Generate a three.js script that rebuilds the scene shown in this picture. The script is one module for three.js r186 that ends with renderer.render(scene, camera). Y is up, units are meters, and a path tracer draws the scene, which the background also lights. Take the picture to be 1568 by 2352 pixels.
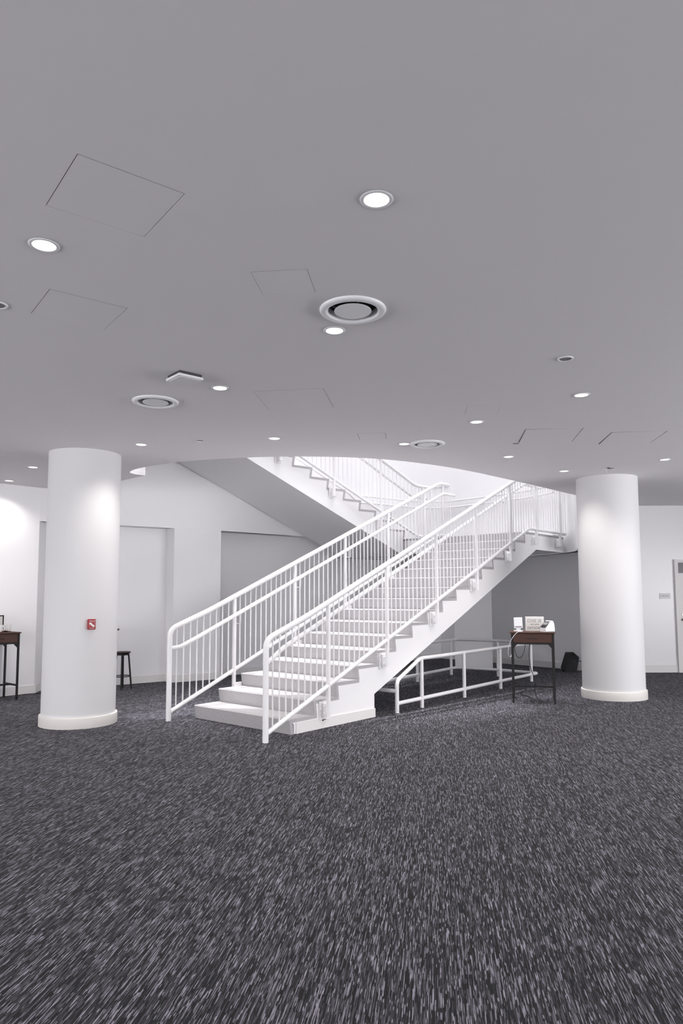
import * as THREE from 'three';
import { RoundedBoxGeometry } from 'three/addons/geometries/RoundedBoxGeometry.js';
import { ConvexGeometry } from 'three/addons/geometries/ConvexGeometry.js';
import { mergeGeometries, toCreasedNormals } from 'three/addons/utils/BufferGeometryUtils.js';
import { RectAreaLightUniformsLib } from 'three/addons/lights/RectAreaLightUniformsLib.js';

// ------------------------------------------------------------------ camera, light, exposure
const scene = new THREE.Scene();
scene.background = new THREE.Color(0x000000);
const EYE = 1.481, FPX = 1605.75;
const camera = new THREE.PerspectiveCamera(2 * Math.atan(1176 / FPX) * 180 / Math.PI, 1568 / 2352, 0.05, 80);
camera.position.set(0, EYE, 0);
camera.rotation.order = 'YXZ';
camera.rotation.set(0.08577, 0, -0.00381);
camera.setViewOffset(1568, 2352, -2, -54, 1568, 2352);   // lens shift of the photograph
camera.updateProjectionMatrix();
scene.add(camera);

const renderer = new THREE.WebGLRenderer({ antialias: true });
renderer.toneMapping = THREE.LinearToneMapping;
renderer.toneMappingExposure = 0.64;
renderer.shadowMap.enabled = true;
RectAreaLightUniformsLib.init();

const SPOT = 7.5;          // candela of one ceiling downlight
const FILL_WINDOW_BACK = 3.0, FILL_WINDOW_LEFT = 9.2, FILL_WINDOW_RIGHT = 11.0;   // luminance of the unseen frosted windows added as fill light
const WELL_FILL = 260.0;        // candela of one unseen downlight added high over the stairs
const PANEL = 13.5;         // luminance of the panels over the upper stairwell

// ------------------------------------------------------------------ plan of the place
// stair axes: U along the lower flight, V across it (to the left, away from the viewer)
const SA = Math.sin(0.70992), CA = Math.cos(0.70992), OX = -0.5735, OZ = -7.607;
const P = (U, V) => [OX + U * SA - V * CA, OZ - U * CA - V * SA];            // plan point -> world x, z
const CEIL = 3.2, R = 0.16, G = 0.3739, WID = 1.638, LAND = 2.56, UNDER = 2.27, UPF = 5.12, UPC = 8.2;
const TURN = Math.PI / 2 - 0.70992;

// ------------------------------------------------------------------ helpers
let seed = 20240611;
const rnd = () => { seed = (seed * 1664525 + 1013904223) >>> 0; return seed / 4294967296; };
const used = {};
function numbered(n) { if (!(n in used)) { used[n] = 0; return n; } used[n]++; return n + '_' + String(used[n]).padStart(3, '0'); }
function shade(o) { o.castShadow = true; o.receiveShadow = true; return o; }
function mesh(name, g, m, parent) { const o = shade(new THREE.Mesh(g, m)); o.name = name; parent.add(o); return o; }
function thing(name, label, category, pos = [0, 0, 0], turn = 0, group) {
  const o = new THREE.Group(); o.name = numbered(name); o.position.set(...pos); o.rotation.y = turn;
  o.userData = { label, category }; if (group) o.userData.group = group; scene.add(o); return o;
}
function partGroup(name, label, parent) { const o = new THREE.Group(); o.name = name; o.userData.label = label; parent.add(o); return o; }
function struct(name, g, m, label) { const o = mesh(name, g, m, scene); o.userData.kind = 'structure'; o.userData.label = label; o.userData.category = name.split('_')[0]; return o; }
const box = (w, h, d, x = 0, y = 0, z = 0) => new THREE.BoxGeometry(w, h, d).translate(x, y, z);
const rbox = (w, h, d, r, x = 0, y = 0, z = 0, s = 2) => new RoundedBoxGeometry(w, h, d, s, r).translate(x, y, z);
const cyl = (r, h, x = 0, y = 0, z = 0, n = 16, r2 = r) => new THREE.CylinderGeometry(r2, r, h, n).translate(x, y, z);
const merge = a => mergeGeometries(a.map(g => { const n = g.index ? g.toNonIndexed() : g; for (const k of Object.keys(n.attributes)) if (!['position', 'normal', 'uv'].includes(k)) n.deleteAttribute(k); return n; }));
function lathe(p, n = 48) { return new THREE.LatheGeometry(p.map(([x, y]) => new THREE.Vector2(x, y)), n); }
// a tube along points, straight pieces with rounded corners
function rounded(pts, cr = 0.06, n = 6) {
  const v = pts.map(p => new THREE.Vector3(...p)), out = [v[0]];
  for (let i = 1; i < v.length - 1; i++) {
    const a = v[i - 1].clone().sub(v[i]), b = v[i + 1].clone().sub(v[i]);
    const k = Math.min(cr, a.length() * 0.49, b.length() * 0.49); a.normalize(); b.normalize();
    if (a.dot(b) < -0.9995) { out.push(v[i]); continue; }
    const s = v[i].clone().addScaledVector(a, k), e = v[i].clone().addScaledVector(b, k);
    for (let j = 0; j <= n; j++) { const t = j / n; out.push(s.clone().multiplyScalar((1 - t) * (1 - t)).addScaledVector(v[i], 2 * t * (1 - t)).addScaledVector(e, t * t)); }
  }
  out.push(v[v.length - 1]); return out;
}
function tube(pts, r, cr = 0.06, n = 12) {
  const c = rounded(pts, cr), pos = [], nor = [], uv = [], idx = [];
  let t0 = c[1].clone().sub(c[0]).normalize(), up = Math.abs(t0.y) > 0.9 ? new THREE.Vector3(1, 0, 0) : new THREE.Vector3(0, 1, 0);
  let nx = up.clone().cross(t0).normalize(), len = 0;
  for (let i = 0; i < c.length; i++) {
    const a = c[Math.max(0, i - 1)], b = c[Math.min(c.length - 1, i + 1)], t = b.clone().sub(a).normalize();
    nx.addScaledVector(t, -nx.dot(t)).normalize(); const ny = t.clone().cross(nx);
    if (i) len += c[i].distanceTo(c[i - 1]);
    for (let j = 0; j <= n; j++) {
      const q = j / n * Math.PI * 2, d = nx.clone().multiplyScalar(Math.cos(q)).addScaledVector(ny, Math.sin(q));
      pos.push(c[i].x + d.x * r, c[i].y + d.y * r, c[i].z + d.z * r); nor.push(d.x, d.y, d.z); uv.push(j / n * r * 6.28, len);
      if (i && j) { const k = i * (n + 1) + j; idx.push(k - n - 2, k - n - 1, k, k - n - 2, k, k - 1); }
    }
  }
  for (const [i, s] of [[0, -1], [c.length - 1, 1]]) {
    const t = i ? c[i].clone().sub(c[i - 1]).normalize() : c[0].clone().sub(c[1]).normalize(), o = pos.length / 3;
    pos.push(c[i].x, c[i].y, c[i].z); nor.push(t.x, t.y, t.z); uv.push(0, 0);
    for (let j = 0; j <= n; j++) { const k = i * (n + 1) + j; pos.push(pos[k * 3], pos[k * 3 + 1], pos[k * 3 + 2]); nor.push(t.x, t.y, t.z); uv.push(0, 0); }
    for (let j = 0; j < n; j++) s > 0 ? idx.push(o, o + 1 + j, o + 2 + j) : idx.push(o, o + 2 + j, o + 1 + j);
  }
  const g = new THREE.BufferGeometry();
  g.setAttribute('position', new THREE.Float32BufferAttribute(pos, 3)); g.setAttribute('normal', new THREE.Float32BufferAttribute(nor, 3));
  g.setAttribute('uv', new THREE.Float32BufferAttribute(uv, 2)); g.setIndex(idx); return g;
}
// a slab over plan points (world x, z), from y0 to y1, with holes
function slab(pts, y0, y1, holes = []) {
  const sh = new THREE.Shape(pts.map(([x, z]) => new THREE.Vector2(x, -z)));
  for (const h of holes) sh.holes.push(new THREE.Path(h.map(([x, z]) => new THREE.Vector2(x, -z))));
  return new THREE.ExtrudeGeometry(sh, { depth: y1 - y0, bevelEnabled: false }).rotateX(-Math.PI / 2).translate(0, y0, 0);
}
// offset a plan line sideways
function offset(pts, d) {
  return pts.map((p, i) => {
    const a = pts[Math.max(0, i - 1)], b = pts[Math.min(pts.length - 1, i + 1)];
    const n1 = norm(a, p), n2 = norm(p, b), n = i === 0 ? n2 : i === pts.length - 1 ? n1 : [n1[0] + n2[0], n1[1] + n2[1]];
    const l = Math.hypot(...n), m = i === 0 || i === pts.length - 1 ? 1 : Math.min(2, 2 / l);
    return [p[0] + n[0] / l * d * m, p[1] + n[1] / l * d * m];
  });
}
function norm(a, b) { const x = b[0] - a[0], z = b[1] - a[1], l = Math.hypot(x, z) || 1; return [z / l, -x / l]; }
// a wall along plan points; positive thickness lies to the left of the walking direction seen from above
function ribbon(pts, y0, y1, th) { return toCreasedNormals(slab([...pts, ...offset(pts, th).reverse()], y0, y1), 0.5); }
function smooth(pts, n) { const c = new THREE.CatmullRomCurve3(pts.map(([x, z]) => new THREE.Vector3(x, 0, z)), false, 'centripetal'); return c.getPoints(n).map(v => [v.x, v.z]); }
// a profile in x, y pushed along z
function prism(prof, z0, z1) { return new THREE.ExtrudeGeometry(new THREE.Shape(prof.map(([x, y]) => new THREE.Vector2(x, y))), { depth: z1 - z0, bevelEnabled: false }).translate(0, 0, z0); }

// ------------------------------------------------------------------ materials
function dataTex(w, h, fill, srgb) {
  const d = new Uint8Array(w * h * 4); fill(d, w, h);
  const t = new THREE.DataTexture(d, w, h); t.wrapS = t.wrapT = THREE.RepeatWrapping; t.magFilter = THREE.LinearFilter; t.minFilter = THREE.LinearFilter;
  if (srgb) t.colorSpace = THREE.SRGBColorSpace; t.needsUpdate = true; return t;
}
const std = (c, rough, o = {}) => new THREE.MeshStandardMaterial({ color: c, roughness: rough, ...o });
// streaked loop carpet: yarns of dark, mid and light grey run one way
const CARPET_W = 2.5, CARPET_L = 5.4, TN = 2048;
const carpetTone = new Float32Array(TN * TN);
{
  const yarn = 3;                                             // pixels across one yarn
  const cols = Math.floor(TN / yarn);
  const line = new Float32Array(TN);
  for (let c = 0; c < cols; c++) {
    let y = 0;
    while (y < TN) {
      const len = 9 + Math.floor(rnd() * rnd() * 46), q = rnd();
      const tone = q < 0.33 ? rnd() * 0.10 : q < 0.70 ? 0.20 + rnd() * 0.35 : 0.50 + rnd() * 0.50;
      for (let k = 0; k < len && y < TN; k++, y++) line[y] = tone * (0.75 + 0.25 * Math.sin(Math.PI * (k + 0.5) / len));
    }
    for (let j = 0; j < yarn; j++) { const x = c * yarn + j, e = j === yarn - 1 ? 0.42 : 1; for (let i = 0; i < TN; i++) carpetTone[i * TN + x] = line[i] * e; }
  }
  for (let x = cols * yarn; x < TN; x++) for (let i = 0; i < TN; i++) carpetTone[i * TN + x] = carpetTone[i * TN + x - yarn];
}
const carpetMap = dataTex(TN, TN, (d) => {
  for (let i = 0; i < TN * TN; i++) {
    const t = carpetTone[i], f = 0.92 + rnd() * 0.16, v = (8 + 182 * Math.pow(t, 1.12)) * f;
    d[i * 4] = v; d[i * 4 + 1] = v * 0.982; d[i * 4 + 2] = Math.min(255, v * 1.045 + 2); d[i * 4 + 3] = 255;
  }
}, true);
const carpetBump = dataTex(1024, 1024, (d) => {
  for (let y = 0; y < 1024; y++) for (let x = 0; x < 1024; x++) { const v = 90 + 120 * carpetTone[y * 2 * TN + x * 2] + rnd() * 40, k = (y * 1024 + x) * 4; d[k] = d[k + 1] = d[k + 2] = v; d[k + 3] = 255; }
});
const carpet = new THREE.MeshStandardMaterial({ map: carpetMap, bumpMap: carpetBump, bumpScale: 0.0015, roughness: 1 });
// terrazzo with fine chips
const terrazzoMap = dataTex(1024, 1024, (d, w, h) => {
  const t = new Float32Array(w * h).fill(1);
  for (let k = 0; k < 9000; k++) {
    const cx = rnd() * w, cy = rnd() * h, r = 1 + rnd() * rnd() * 5, s = rnd() < 0.62 ? 0.84 + rnd() * 0.1 : rnd() < 0.5 ? 1.08 : 0.62 + rnd() * 0.2;
    for (let y = -6; y <= 6; y++) for (let x = -6; x <= 6; x++) if (x * x * (1 + rnd()) + y * y < r * r) t[((cy + y + h) % h | 0) * w + ((cx + x + w) % w | 0)] = s;
  }
  for (let i = 0; i < w * h; i++) { const v = Math.min(255, 182 * t[i] * (0.97 + rnd() * 0.06)); d[i * 4] = v; d[i * 4 + 1] = v * 0.985; d[i * 4 + 2] = v * 0.99; d[i * 4 + 3] = 255; }
}, true);
terrazzoMap.repeat.set(1 / 0.7, 1 / 0.7);
const woodMap = dataTex(512, 512, (d, w, h) => {
  for (let y = 0; y < h; y++) for (let x = 0; x < w; x++) {
    const g = Math.sin(y * 0.21 + 3 * Math.sin(x * 0.011 + y * 0.004) + Math.sin(x * 0.037)) * 0.5 + 0.5, f = 0.72 + 0.3 * g + 0.12 * (rnd() - 0.5), k = (y * w + x) * 4;
    d[k] = 84 * f; d[k + 1] = 51 * f; d[k + 2] = 37 * f; d[k + 3] = 255;
  }
}, true);
woodMap.repeat.set(2, 2);
const M = {
  wall: std(0xf3f2f3, 0.28), ceil: std(0xefecee, 0.9), trim: std(0xeae8e6, 0.45), colw: std(0xe3e2e2, 0.6), colbase: std(0xe9e5df, 0.5),
  steel: std(0xf1f0f0, 0.32), plaster: std(0xf6f5f5, 0.6), soffit: std(0xe3e2e6, 0.8),
  terrazzo: new THREE.MeshStandardMaterial({ map: terrazzoMap, roughness: 0.5 }),
  strip: std(0xb3b1b0, 0.6), iron: std(0x0d0b0b, 0.55), wood: new THREE.MeshStandardMaterial({ map: woodMap, roughness: 0.55 }),
  darkwood: std(0x2e2220, 0.5), black: std(0x050506, 0.7), blackgloss: std(0x0b0c10, 0.12), white: std(0xeeeef0, 0.35), grey: std(0x8d8a8c, 0.6),
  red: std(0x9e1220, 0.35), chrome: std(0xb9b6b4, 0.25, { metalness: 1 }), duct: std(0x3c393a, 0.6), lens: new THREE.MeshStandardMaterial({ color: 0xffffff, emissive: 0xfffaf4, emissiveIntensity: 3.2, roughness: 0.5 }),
  glow: new THREE.MeshStandardMaterial({ color: 0xffffff, emissive: 0xfafaff, emissiveIntensity: 1.6, roughness: 0.6 }), cable: std(0x15151a, 0.5), day: new THREE.MeshStandardMaterial({ color: 0xffffff, emissive: 0xf9f9fd, emissiveIntensity: 1.5, roughness: 0.6 }), cablew: std(0xe8e8ea, 0.4), rust: std(0x3a1a10, 0.9), dark: std(0x0c0b0b, 0.9),
  glass: new THREE.MeshPhysicalMaterial({ color: 0xb4b6ba, roughness: 0.08, transmission: 1, thickness: 0 }),
};

// ------------------------------------------------------------------ plan lines of the walls
const face = smooth([P(-0.19, 5.37), P(0.9, 5.08), P(1.95, 4.80), P(2.81, 4.58), P(3.7, 4.46), P(4.66, 4.34), P(5.64, 4.17), P(6.4, 3.92), P(7.2, 3.70), P(7.8, 3.48), P(8.08, 3.1), P(8.06, 2.4), P(7.96, 1.7), P(7.78, 0.9), P(7.4, 0.1), P(6.95, -0.34), P(6.40, -0.615)], 110);
const toU = ([x, z]) => (x - OX) * SA - (z - OZ) * CA, toV = ([x, z]) => -(x - OX) * CA - (z - OZ) * SA;
const faceLeft = face.filter((p, i) => i < 62 && toU(p) < 5.7), faceRight = face.slice(faceLeft.length - 1);
const backLeft = [P(0.0, 5.60), P(1.16, 5.26), P(2.03, 5.06), P(3.42, 4.885), P(5.2, 4.50), P(7.2, 4.06), P(8.80, 3.74)];
const backRight = [P(8.80, 3.74), P(8.72, 3.31), P(8.57, 2.26), P(8.30, 0.6), P(8.05, -0.3)];
const back = [...smooth(backLeft, 40), ...backRight.slice(1)];

// floor and room shell
const ROOM = [[-9.3, -5.9], [-9.3, 6.2], [9.6, 6.2], [9.6, -13.5], [4.9, -13.5]];
{
  const g = slab([...ROOM, [4.6, -18], [-3, -18], [-9.3, -12]], -0.12, 0), p = g.attributes.position, uv = g.attributes.uv, c = Math.cos(0.132), s = Math.sin(0.132);
  for (let i = 0; i < p.count; i++) { const x = p.getX(i), z = p.getZ(i); uv.setXY(i, (x * c + z * s) / CARPET_W, (x * s - z * c) / CARPET_L); }
  struct('floor', g, carpet, 'dark grey carpet with fine light streaks across the whole lobby floor');
}
const leftEnd = P(-0.19, 5.37), leftFar = P(-7.2, 5.62);
struct('wall_left', ribbon([leftFar, leftEnd], 0, CEIL + 0.05, 0.2), M.wall, 'plain white wall at the far left behind the mugs');
struct('wall_back', merge([ribbon(back, 0, CEIL - 0.4, 0.2), slab([P(1.95, 4.80), P(2.81, 4.58), P(2.95, 5.05), P(2.0, 5.2)], 0, 2.67), slab([leftEnd, P(-0.4, 5.38), P(-0.4, 5.9), P(0.02, 5.75), P(0.0, 5.55)], 0, 2.67)]), M.wall, 'white wall with recessed alcoves behind the staircase');
struct('wall_stairwell', merge([ribbon(faceLeft, 2.67, UPC, 0.15), ribbon(faceRight, UNDER, UPC, 0.15)]), M.wall, 'tall curved white wall rising through the opening above the stairs');
struct('trim_1', merge([slab([...offset(faceLeft, 0.03), ...smooth(backLeft, 30).filter(p => toU(p) < 6).reverse()], 2.67, 2.75), slab([...offset(faceRight, 0.03), ...[P(8.05, -0.3)], ...[...backRight].reverse(), P(7.2, 4.06), P(5.7, 4.4)], UNDER, UNDER + 0.06), slab([P(6.42, -0.62), P(8.05, -0.36), P(8.05, -0.31), P(6.42, -0.57)], UNDER + 0.001, CEIL + 0.04)]), M.wall, 'white underside closing the tops of the alcoves');
struct('wall_right', slab([[4.85, -13.5], [9.8, -13.5], [9.8, -13.7], [4.85, -13.7]], 0, CEIL + 0.05, []), M.wall, 'white wall with the door at the far right');
struct('wall_side', merge([box(0.2, 0.35, 20, 9.7, 0.175, -3.6), box(0.2, 0.35, 20, 9.7, 3.075, -3.6), box(0.2, CEIL, 5.2, 9.7, CEIL / 2, -11.0), box(0.2, CEIL, 5.2, 9.7, CEIL / 2, 3.8), box(0.2, 0.35, 12.3, -9.4, 0.175, 0.2), box(0.2, 0.35, 12.3, -9.4, 3.075, 0.2), box(0.2, CEIL, 1.4, -9.4, CEIL / 2, -5.3), box(0.2, CEIL, 1.4, -9.4, CEIL / 2, 5.7), box(19.2, 0.35, 0.2, 0.1, 0.175, 6.3), box(19.2, 0.35, 0.2, 0.1, 3.075, 6.3), box(1.4, CEIL, 0.2, -8.8, CEIL / 2, 6.3), box(1.7, CEIL, 0.2, 8.85, CEIL / 2, 6.3)]), M.wall, 'white walls around the part of the lobby behind the viewer');

// unseen frosted windows added beside and behind the viewer for fill light
let windows = 0;
function frosted(x, z, turn, w, lum, label) {
  const f = new THREE.Group(); f.position.set(x, 1.625, z); f.rotation.y = turn; f.updateMatrix();
  const d = struct('window_' + (++windows), merge([box(0.07, 2.55, 0.12, -w / 2 + 0.035), box(0.07, 2.55, 0.12, w / 2 - 0.035), box(w - 0.14, 0.07, 0.11, 0, -1.24), box(w - 0.14, 0.07, 0.11, 0, 1.24)]).applyMatrix4(f.matrix), M.trim, label);
  mesh('fill_pane', box(w - 0.14, 2.41, 0.012).applyMatrix4(f.matrix), M.day, d);
  const l = new THREE.RectAreaLight(0xf9f9fd, lum, w - 0.14, 2.41); l.castShadow = true;
  l.position.set(x - Math.sin(turn) * 0.09, 1.625, z - Math.cos(turn) * 0.09); l.rotation.y = turn; scene.add(l);
}
for (let i = 0; i < 5; i++) frosted(-8.1 + 3.22 * (i + 0.5), 6.3, 0, 3.22, FILL_WINDOW_BACK, 'tall frosted window added unseen behind the viewer for fill light');
for (let i = 0; i < 3; i++) frosted(-9.4, -4.6 + 3.2 * (i + 0.5), -Math.PI / 2, 3.2, FILL_WINDOW_LEFT, 'tall frosted window added unseen left of the picture for fill light');
for (let i = 0; i < 3; i++) frosted(9.7, -8.4 + 3.2 * (i + 0.5), Math.PI / 2, 3.2, FILL_WINDOW_RIGHT, 'tall frosted window added unseen right of the picture for fill light');
// ceiling with the stair opening, panels and round cut-outs
const openEdge = smooth([P(0.25, 3.16), P(0.12, 3.185), P(-0.02, 3.12), P(-0.09, 2.96), P(-0.12, 2.75), P(-0.11, 2.45), P(-0.08, 2.2), P(-0.02, 1.93), P(0.10, 1.60), P(0.24, 1.30), P(0.40, 1.03), P(0.58, 0.77), P(0.79, 0.53), P(1.02, 0.30), P(1.28, 0.09), P(1.58, -0.09), P(1.95, -0.24), P(2.37, -0.36), P(2.72, -0.43), P(3.15, -0.48), P(3.86, -0.53), P(4.77, -0.575), P(6.37, -0.63)], 120);
const panels = [
  [[-1.026, -2.585], [-0.668, -2.86], [-0.945, -3.221], [-1.303, -2.946], 0.003, 0.0],
  [[-1.635, -3.786], [-1.279, -4.052], [-1.537, -4.392], [-1.893, -4.126], 0.003, 0.0],
  [[-0.484, -3.589], [-0.181, -3.557], [-0.147, -3.842], [-0.450, -3.874], 0.002, 0.0],
  [[-0.752, -5.770], [-0.154, -5.688], [-0.075, -6.284], [-0.673, -6.366], 0.003, 0.0],
  [[0.162, -7.324], [0.460, -7.297], [0.493, -7.600], [0.195, -7.627], 0.004, 0.0],
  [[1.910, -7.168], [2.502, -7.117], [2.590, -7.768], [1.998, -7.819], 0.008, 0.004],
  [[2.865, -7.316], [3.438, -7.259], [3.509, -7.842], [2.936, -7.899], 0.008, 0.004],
  [[1.141, -6.256], [1.448, -6.266], [1.480, -6.570], [1.173, -6.560], 0.0015, 0.0],
];
const diffusers = [[0.068, -4.085, 0.200], [-1.648, -6.06, 0.200], [0.970, -7.835, 0.200]];
const circle = (x, z, r, n = 40) => Array.from({ length: n }, (_, i) => [x + r * Math.cos(i / n * 6.28319), z + r * Math.sin(i / n * 6.28319)]);
{
  const outline = [...ROOM.slice(0, 1), ...ROOM.slice(1, 4), [9.6, -13.6], [4.9, -13.6], P(8.1, -0.3), ...[...openEdge].reverse(), P(0.36, 5.3), P(-0.2, 5.45), leftFar];
  const g = slab(outline, CEIL, CEIL + 0.05, [...panels.map(p => p.slice(0, 4)), ...diffusers.map(([x, z, r]) => circle(x, z, r * 0.86)), [[3.56, -9.42], [3.71, -9.39], [3.73, -9.50], [3.58, -9.53]]]);
  const ceiling = struct('ceiling', g, M.ceil, 'flat light grey plaster ceiling with a curved opening over the stairs');
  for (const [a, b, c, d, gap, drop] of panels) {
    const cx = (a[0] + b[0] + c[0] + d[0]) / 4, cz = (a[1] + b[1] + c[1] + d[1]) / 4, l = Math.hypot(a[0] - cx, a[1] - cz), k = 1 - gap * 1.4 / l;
    const o = mesh('access_panel', slab([a, b, c, d].map(([x, z]) => [(x - cx) * k, (z - cz) * k]), 0, 0.018), [M.ceil, drop ? M.duct : M.grey], ceiling);  // side faces coloured dark to draw the shadow gap around the panel
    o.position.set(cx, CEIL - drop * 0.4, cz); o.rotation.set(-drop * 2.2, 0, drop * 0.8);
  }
}
struct('trim_2', ribbon([...openEdge].reverse(), CEIL + 0.05, UPF, 0.12), M.wall, 'white edge band around the stair opening');
struct('trim_3', ribbon([P(0.30, 5.22), P(0.25, 3.28)], CEIL + 0.05, UPF, -0.1), M.wall, 'short white edge band beside the back wall');

// upper storey around the opening
struct('floor_upper', slab([P(-3.6, -3.6), P(9.6, -3.6), P(9.6, -0.66), P(6.37, -0.66), ...[...openEdge].reverse().slice(1), P(0.30, 5.3), P(-3.6, 5.9)], UPF, UPF + 0.03), M.soffit, 'upper storey floor around the stair opening');
struct('ceiling_upper', slab([P(-3.8, -3.8), P(9.8, -3.8), P(9.8, 6.2), P(-3.8, 6.2)], UPC, UPC + 0.1), M.wall, 'upper storey ceiling above the stairwell');
struct('wall_upper', merge([ribbon([P(-3.6, 6.1), P(-3.6, -3.6), P(9.7, -3.6), P(9.7, -0.7), P(6.3, -0.66)], UPF, UPC, -0.15), ribbon([P(-3.6, 6.0), P(-0.1, 5.4)], UPF, UPC, 0.15)]), M.wall, 'white upper storey walls around the opening');

// baseboards
function baseboard(name, pts, th, h, label) { struct(name, ribbon(pts, 0, h, -th), M.trim, label); }
baseboard('baseboard_left', [leftFar, P(-0.185, 5.37), P(-0.0, 5.58)], 0.016, 0.125, 'white baseboard of the far left wall');
baseboard('baseboard_back', [P(0.0, 5.59), ...smooth([P(0.02, 5.59), P(1.16, 5.26), P(1.99, 5.07)], 12).slice(1), P(1.955, 4.80), P(2.81, 4.58), P(2.93, 4.955), ...smooth([P(2.95, 4.95), P(3.42, 4.885), P(5.2, 4.5), P(7.2, 4.06), P(8.78, 3.745)], 24).slice(1), ...backRight.slice(1)], 0.016, 0.125, 'white baseboard running around the alcoves');
baseboard('baseboard_right', [[4.9, -13.5], [6.66, -13.5]], 0.016, 0.14, 'white baseboard between the round column and the door');

// ------------------------------------------------------------------ staircase
const stair = thing('staircase', 'wide white switchback staircase with grey terrazzo steps', 'staircase', [OX, 0, OZ], TURN);
// step pieces: tread and riser fold of terrazzo, riser leaning back under the nosing
function stepProfile(s, y, g, rise, first) { return [[s + 0.009, y], [s + 0.001, y - 0.009], [s + 0.026, y - rise], [s + 0.062, y - rise], [s + 0.045, y - 0.038], [s + g + 0.06, y - 0.038], [s + g + 0.06, y]]; }
const UDIR = new THREE.Vector3(-0.9848, 0, -0.1736), G2 = 0.3671, N2 = [5.45, 2.35], W2 = 1.73;
const upM = new THREE.Matrix4().makeBasis(UDIR, new THREE.Vector3(0, 1, 0), new THREE.Vector3(0.1736, 0, -0.9848)).setPosition(N2[0], 0, -N2[1]);
const stripGeo = box(0.010, 0.0016, WID - 0.03);
for (let i = 0; i < 16; i++) {
  const last = i === 15, s = i * G, y = (i + 1) * R;
  const prof = last ? [[s + 0.009, y], [s + 0.001, y - 0.009], [s + 0.026, y - R], [s + 0.062, y - R], [s + 0.045, y - 0.038], [s + 0.10, y - 0.038], [s + 0.10, y]] : stepProfile(s, y, G, R);
  const st = mesh('step', prism(prof, -WID, 0), M.terrazzo, stair);
  for (const o of [0.035, 0.055]) if (!last) { const q = mesh('nosing_strip', stripGeo, M.strip, st); q.position.set(s + o, y + 0.0004, -WID / 2); }
}
for (let k = 0; k < 16; k++) {
  const s = k * G2, y = 2.72 + k * R;
  const st = mesh('step', prism(stepProfile(s, y, G2, R), 0, W2).applyMatrix4(upM), M.terrazzo, stair);
}
{
  const pr = [[0.075, 0], [0.075, 0.10]];
  for (let i = 0; i < 15; i++) { pr.push([i * G + 0.046, (i + 1) * R - 0.038], [(i + 1) * G + 0.061, (i + 1) * R - 0.038]); }
  pr.push([15 * G + 0.046, LAND - 0.038], [6.3, LAND - 0.038], [6.3, UNDER], [6.09, UNDER], [1.475, 0.275], [1.475, 0]);
  mesh('stringer', prism(pr, -WID + 0.006, -0.004), M.plaster, stair);
  const pu = [];
  for (let k = 0; k < 16; k++) { if (k === 0) pu.push([0.063, 2.522]); pu.push([k * G2 + 0.046, 2.72 + k * R - 0.038], [(k + 1) * G2 + 0.061, 2.72 + k * R - 0.038]); }
  pu.push([16 * G2 + 0.06, 4.75], [5.6, 2.21 + 0.42 * 5.6], [0.14, UNDER], [0.063, UNDER]);
  const us = mesh('stringer', prism(pu, 0.004, W2 - 0.004).applyMatrix4(upM), M.plaster, stair);
  const sk = mesh('base_trim', prism([[0.10, 0], [0.10, 0.115], [1.48, 0.105], [1.48, 0]], -0.004, 0.008), M.trim, stair);
  // landing: polygon in U, V
  const lp = [[5.67, 0], [7.26, 0], [7.42, 0.28], [7.6, 0.7], [7.78, 1.3], [7.92, 2.0], [7.98, 2.6], [7.96, 3.05], [7.72, 3.36], [7.1, 3.6], [6.4, 3.82], [5.80, 4.06], [5.52, 2.36], [5.55, 2.2], [5.67, 1.64]].map(([u, v]) => [u, -v]);
  mesh('landing', slab(lp, UNDER, LAND - 0.038), M.plaster, stair);
  mesh('landing_paving', slab(lp.map(([u, z]) => [u, z]), LAND - 0.038, LAND), M.terrazzo, stair);
}

// ------------------------------------------------------------------ railings of the stairs
const RT = 0.031, RP = 0.0265, RB = 0.0245, RBAL = 0.0085;
function rod(name, a, b, r, m, parent, n = 8) {
  const A = new THREE.Vector3(...a), B = new THREE.Vector3(...b), l = A.distanceTo(B);
  const o = mesh(name, new THREE.CylinderGeometry(r, r, l, n), m, parent); o.position.copy(A).add(B).multiplyScalar(0.5);
  o.quaternion.setFromUnitVectors(new THREE.Vector3(0, 1, 0), B.clone().sub(A).normalize()); return o;
}
const plateGeo = rbox(0.13, 0.19, 0.007, 0.003), chanGeo = rbox(0.05, 0.15, 0.07, 0.005), shelfGeo = rbox(0.14, 0.005, 0.026, 0.002), boltGeo = new THREE.CylinderGeometry(0.0125, 0.0125, 0.016, 6).rotateX(Math.PI / 2), bolt2 = new THREE.CylinderGeometry(0.011, 0.011, 0.022, 6).rotateZ(Math.PI / 2);
const bracketGeo = merge([plateGeo.clone().translate(0, 0, 0.0035), chanGeo.clone().translate(0.006, 0, 0.04), shelfGeo.clone().translate(0, -0.098, 0.013), bolt2.clone().translate(-0.028, 0.042, 0.05), bolt2.clone().translate(-0.028, -0.035, 0.05), boltGeo.clone().translate(-0.045, 0.004, 0.012), boltGeo.clone().scale(0.6, 0.6, 0.6).translate(0.052, 0.07, 0.008), boltGeo.clone().scale(0.6, 0.6, 0.6).translate(0.052, -0.05, 0.008)]);
// bracket that bolts a post to the stringer; frame: x along the flight, z outward
function bracket(parent, x, y, z, turn, off) {
  const b = mesh('bracket', bracketGeo, M.steel, parent);
  b.position.set(x, y, z); b.rotation.y = turn;
}
// frame functions: along distance, height, sideways -> group coordinates
const lowF = (u, y, v) => [u, y, -v];
const upF = (s, y, t) => { const p = new THREE.Vector3(s, y, t).applyMatrix4(upM); return [p.x, p.y, p.z]; };
const noseL = u => R + (R / G) * u, noseU = s => 2.72 + (R / G2) * s;

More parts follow.
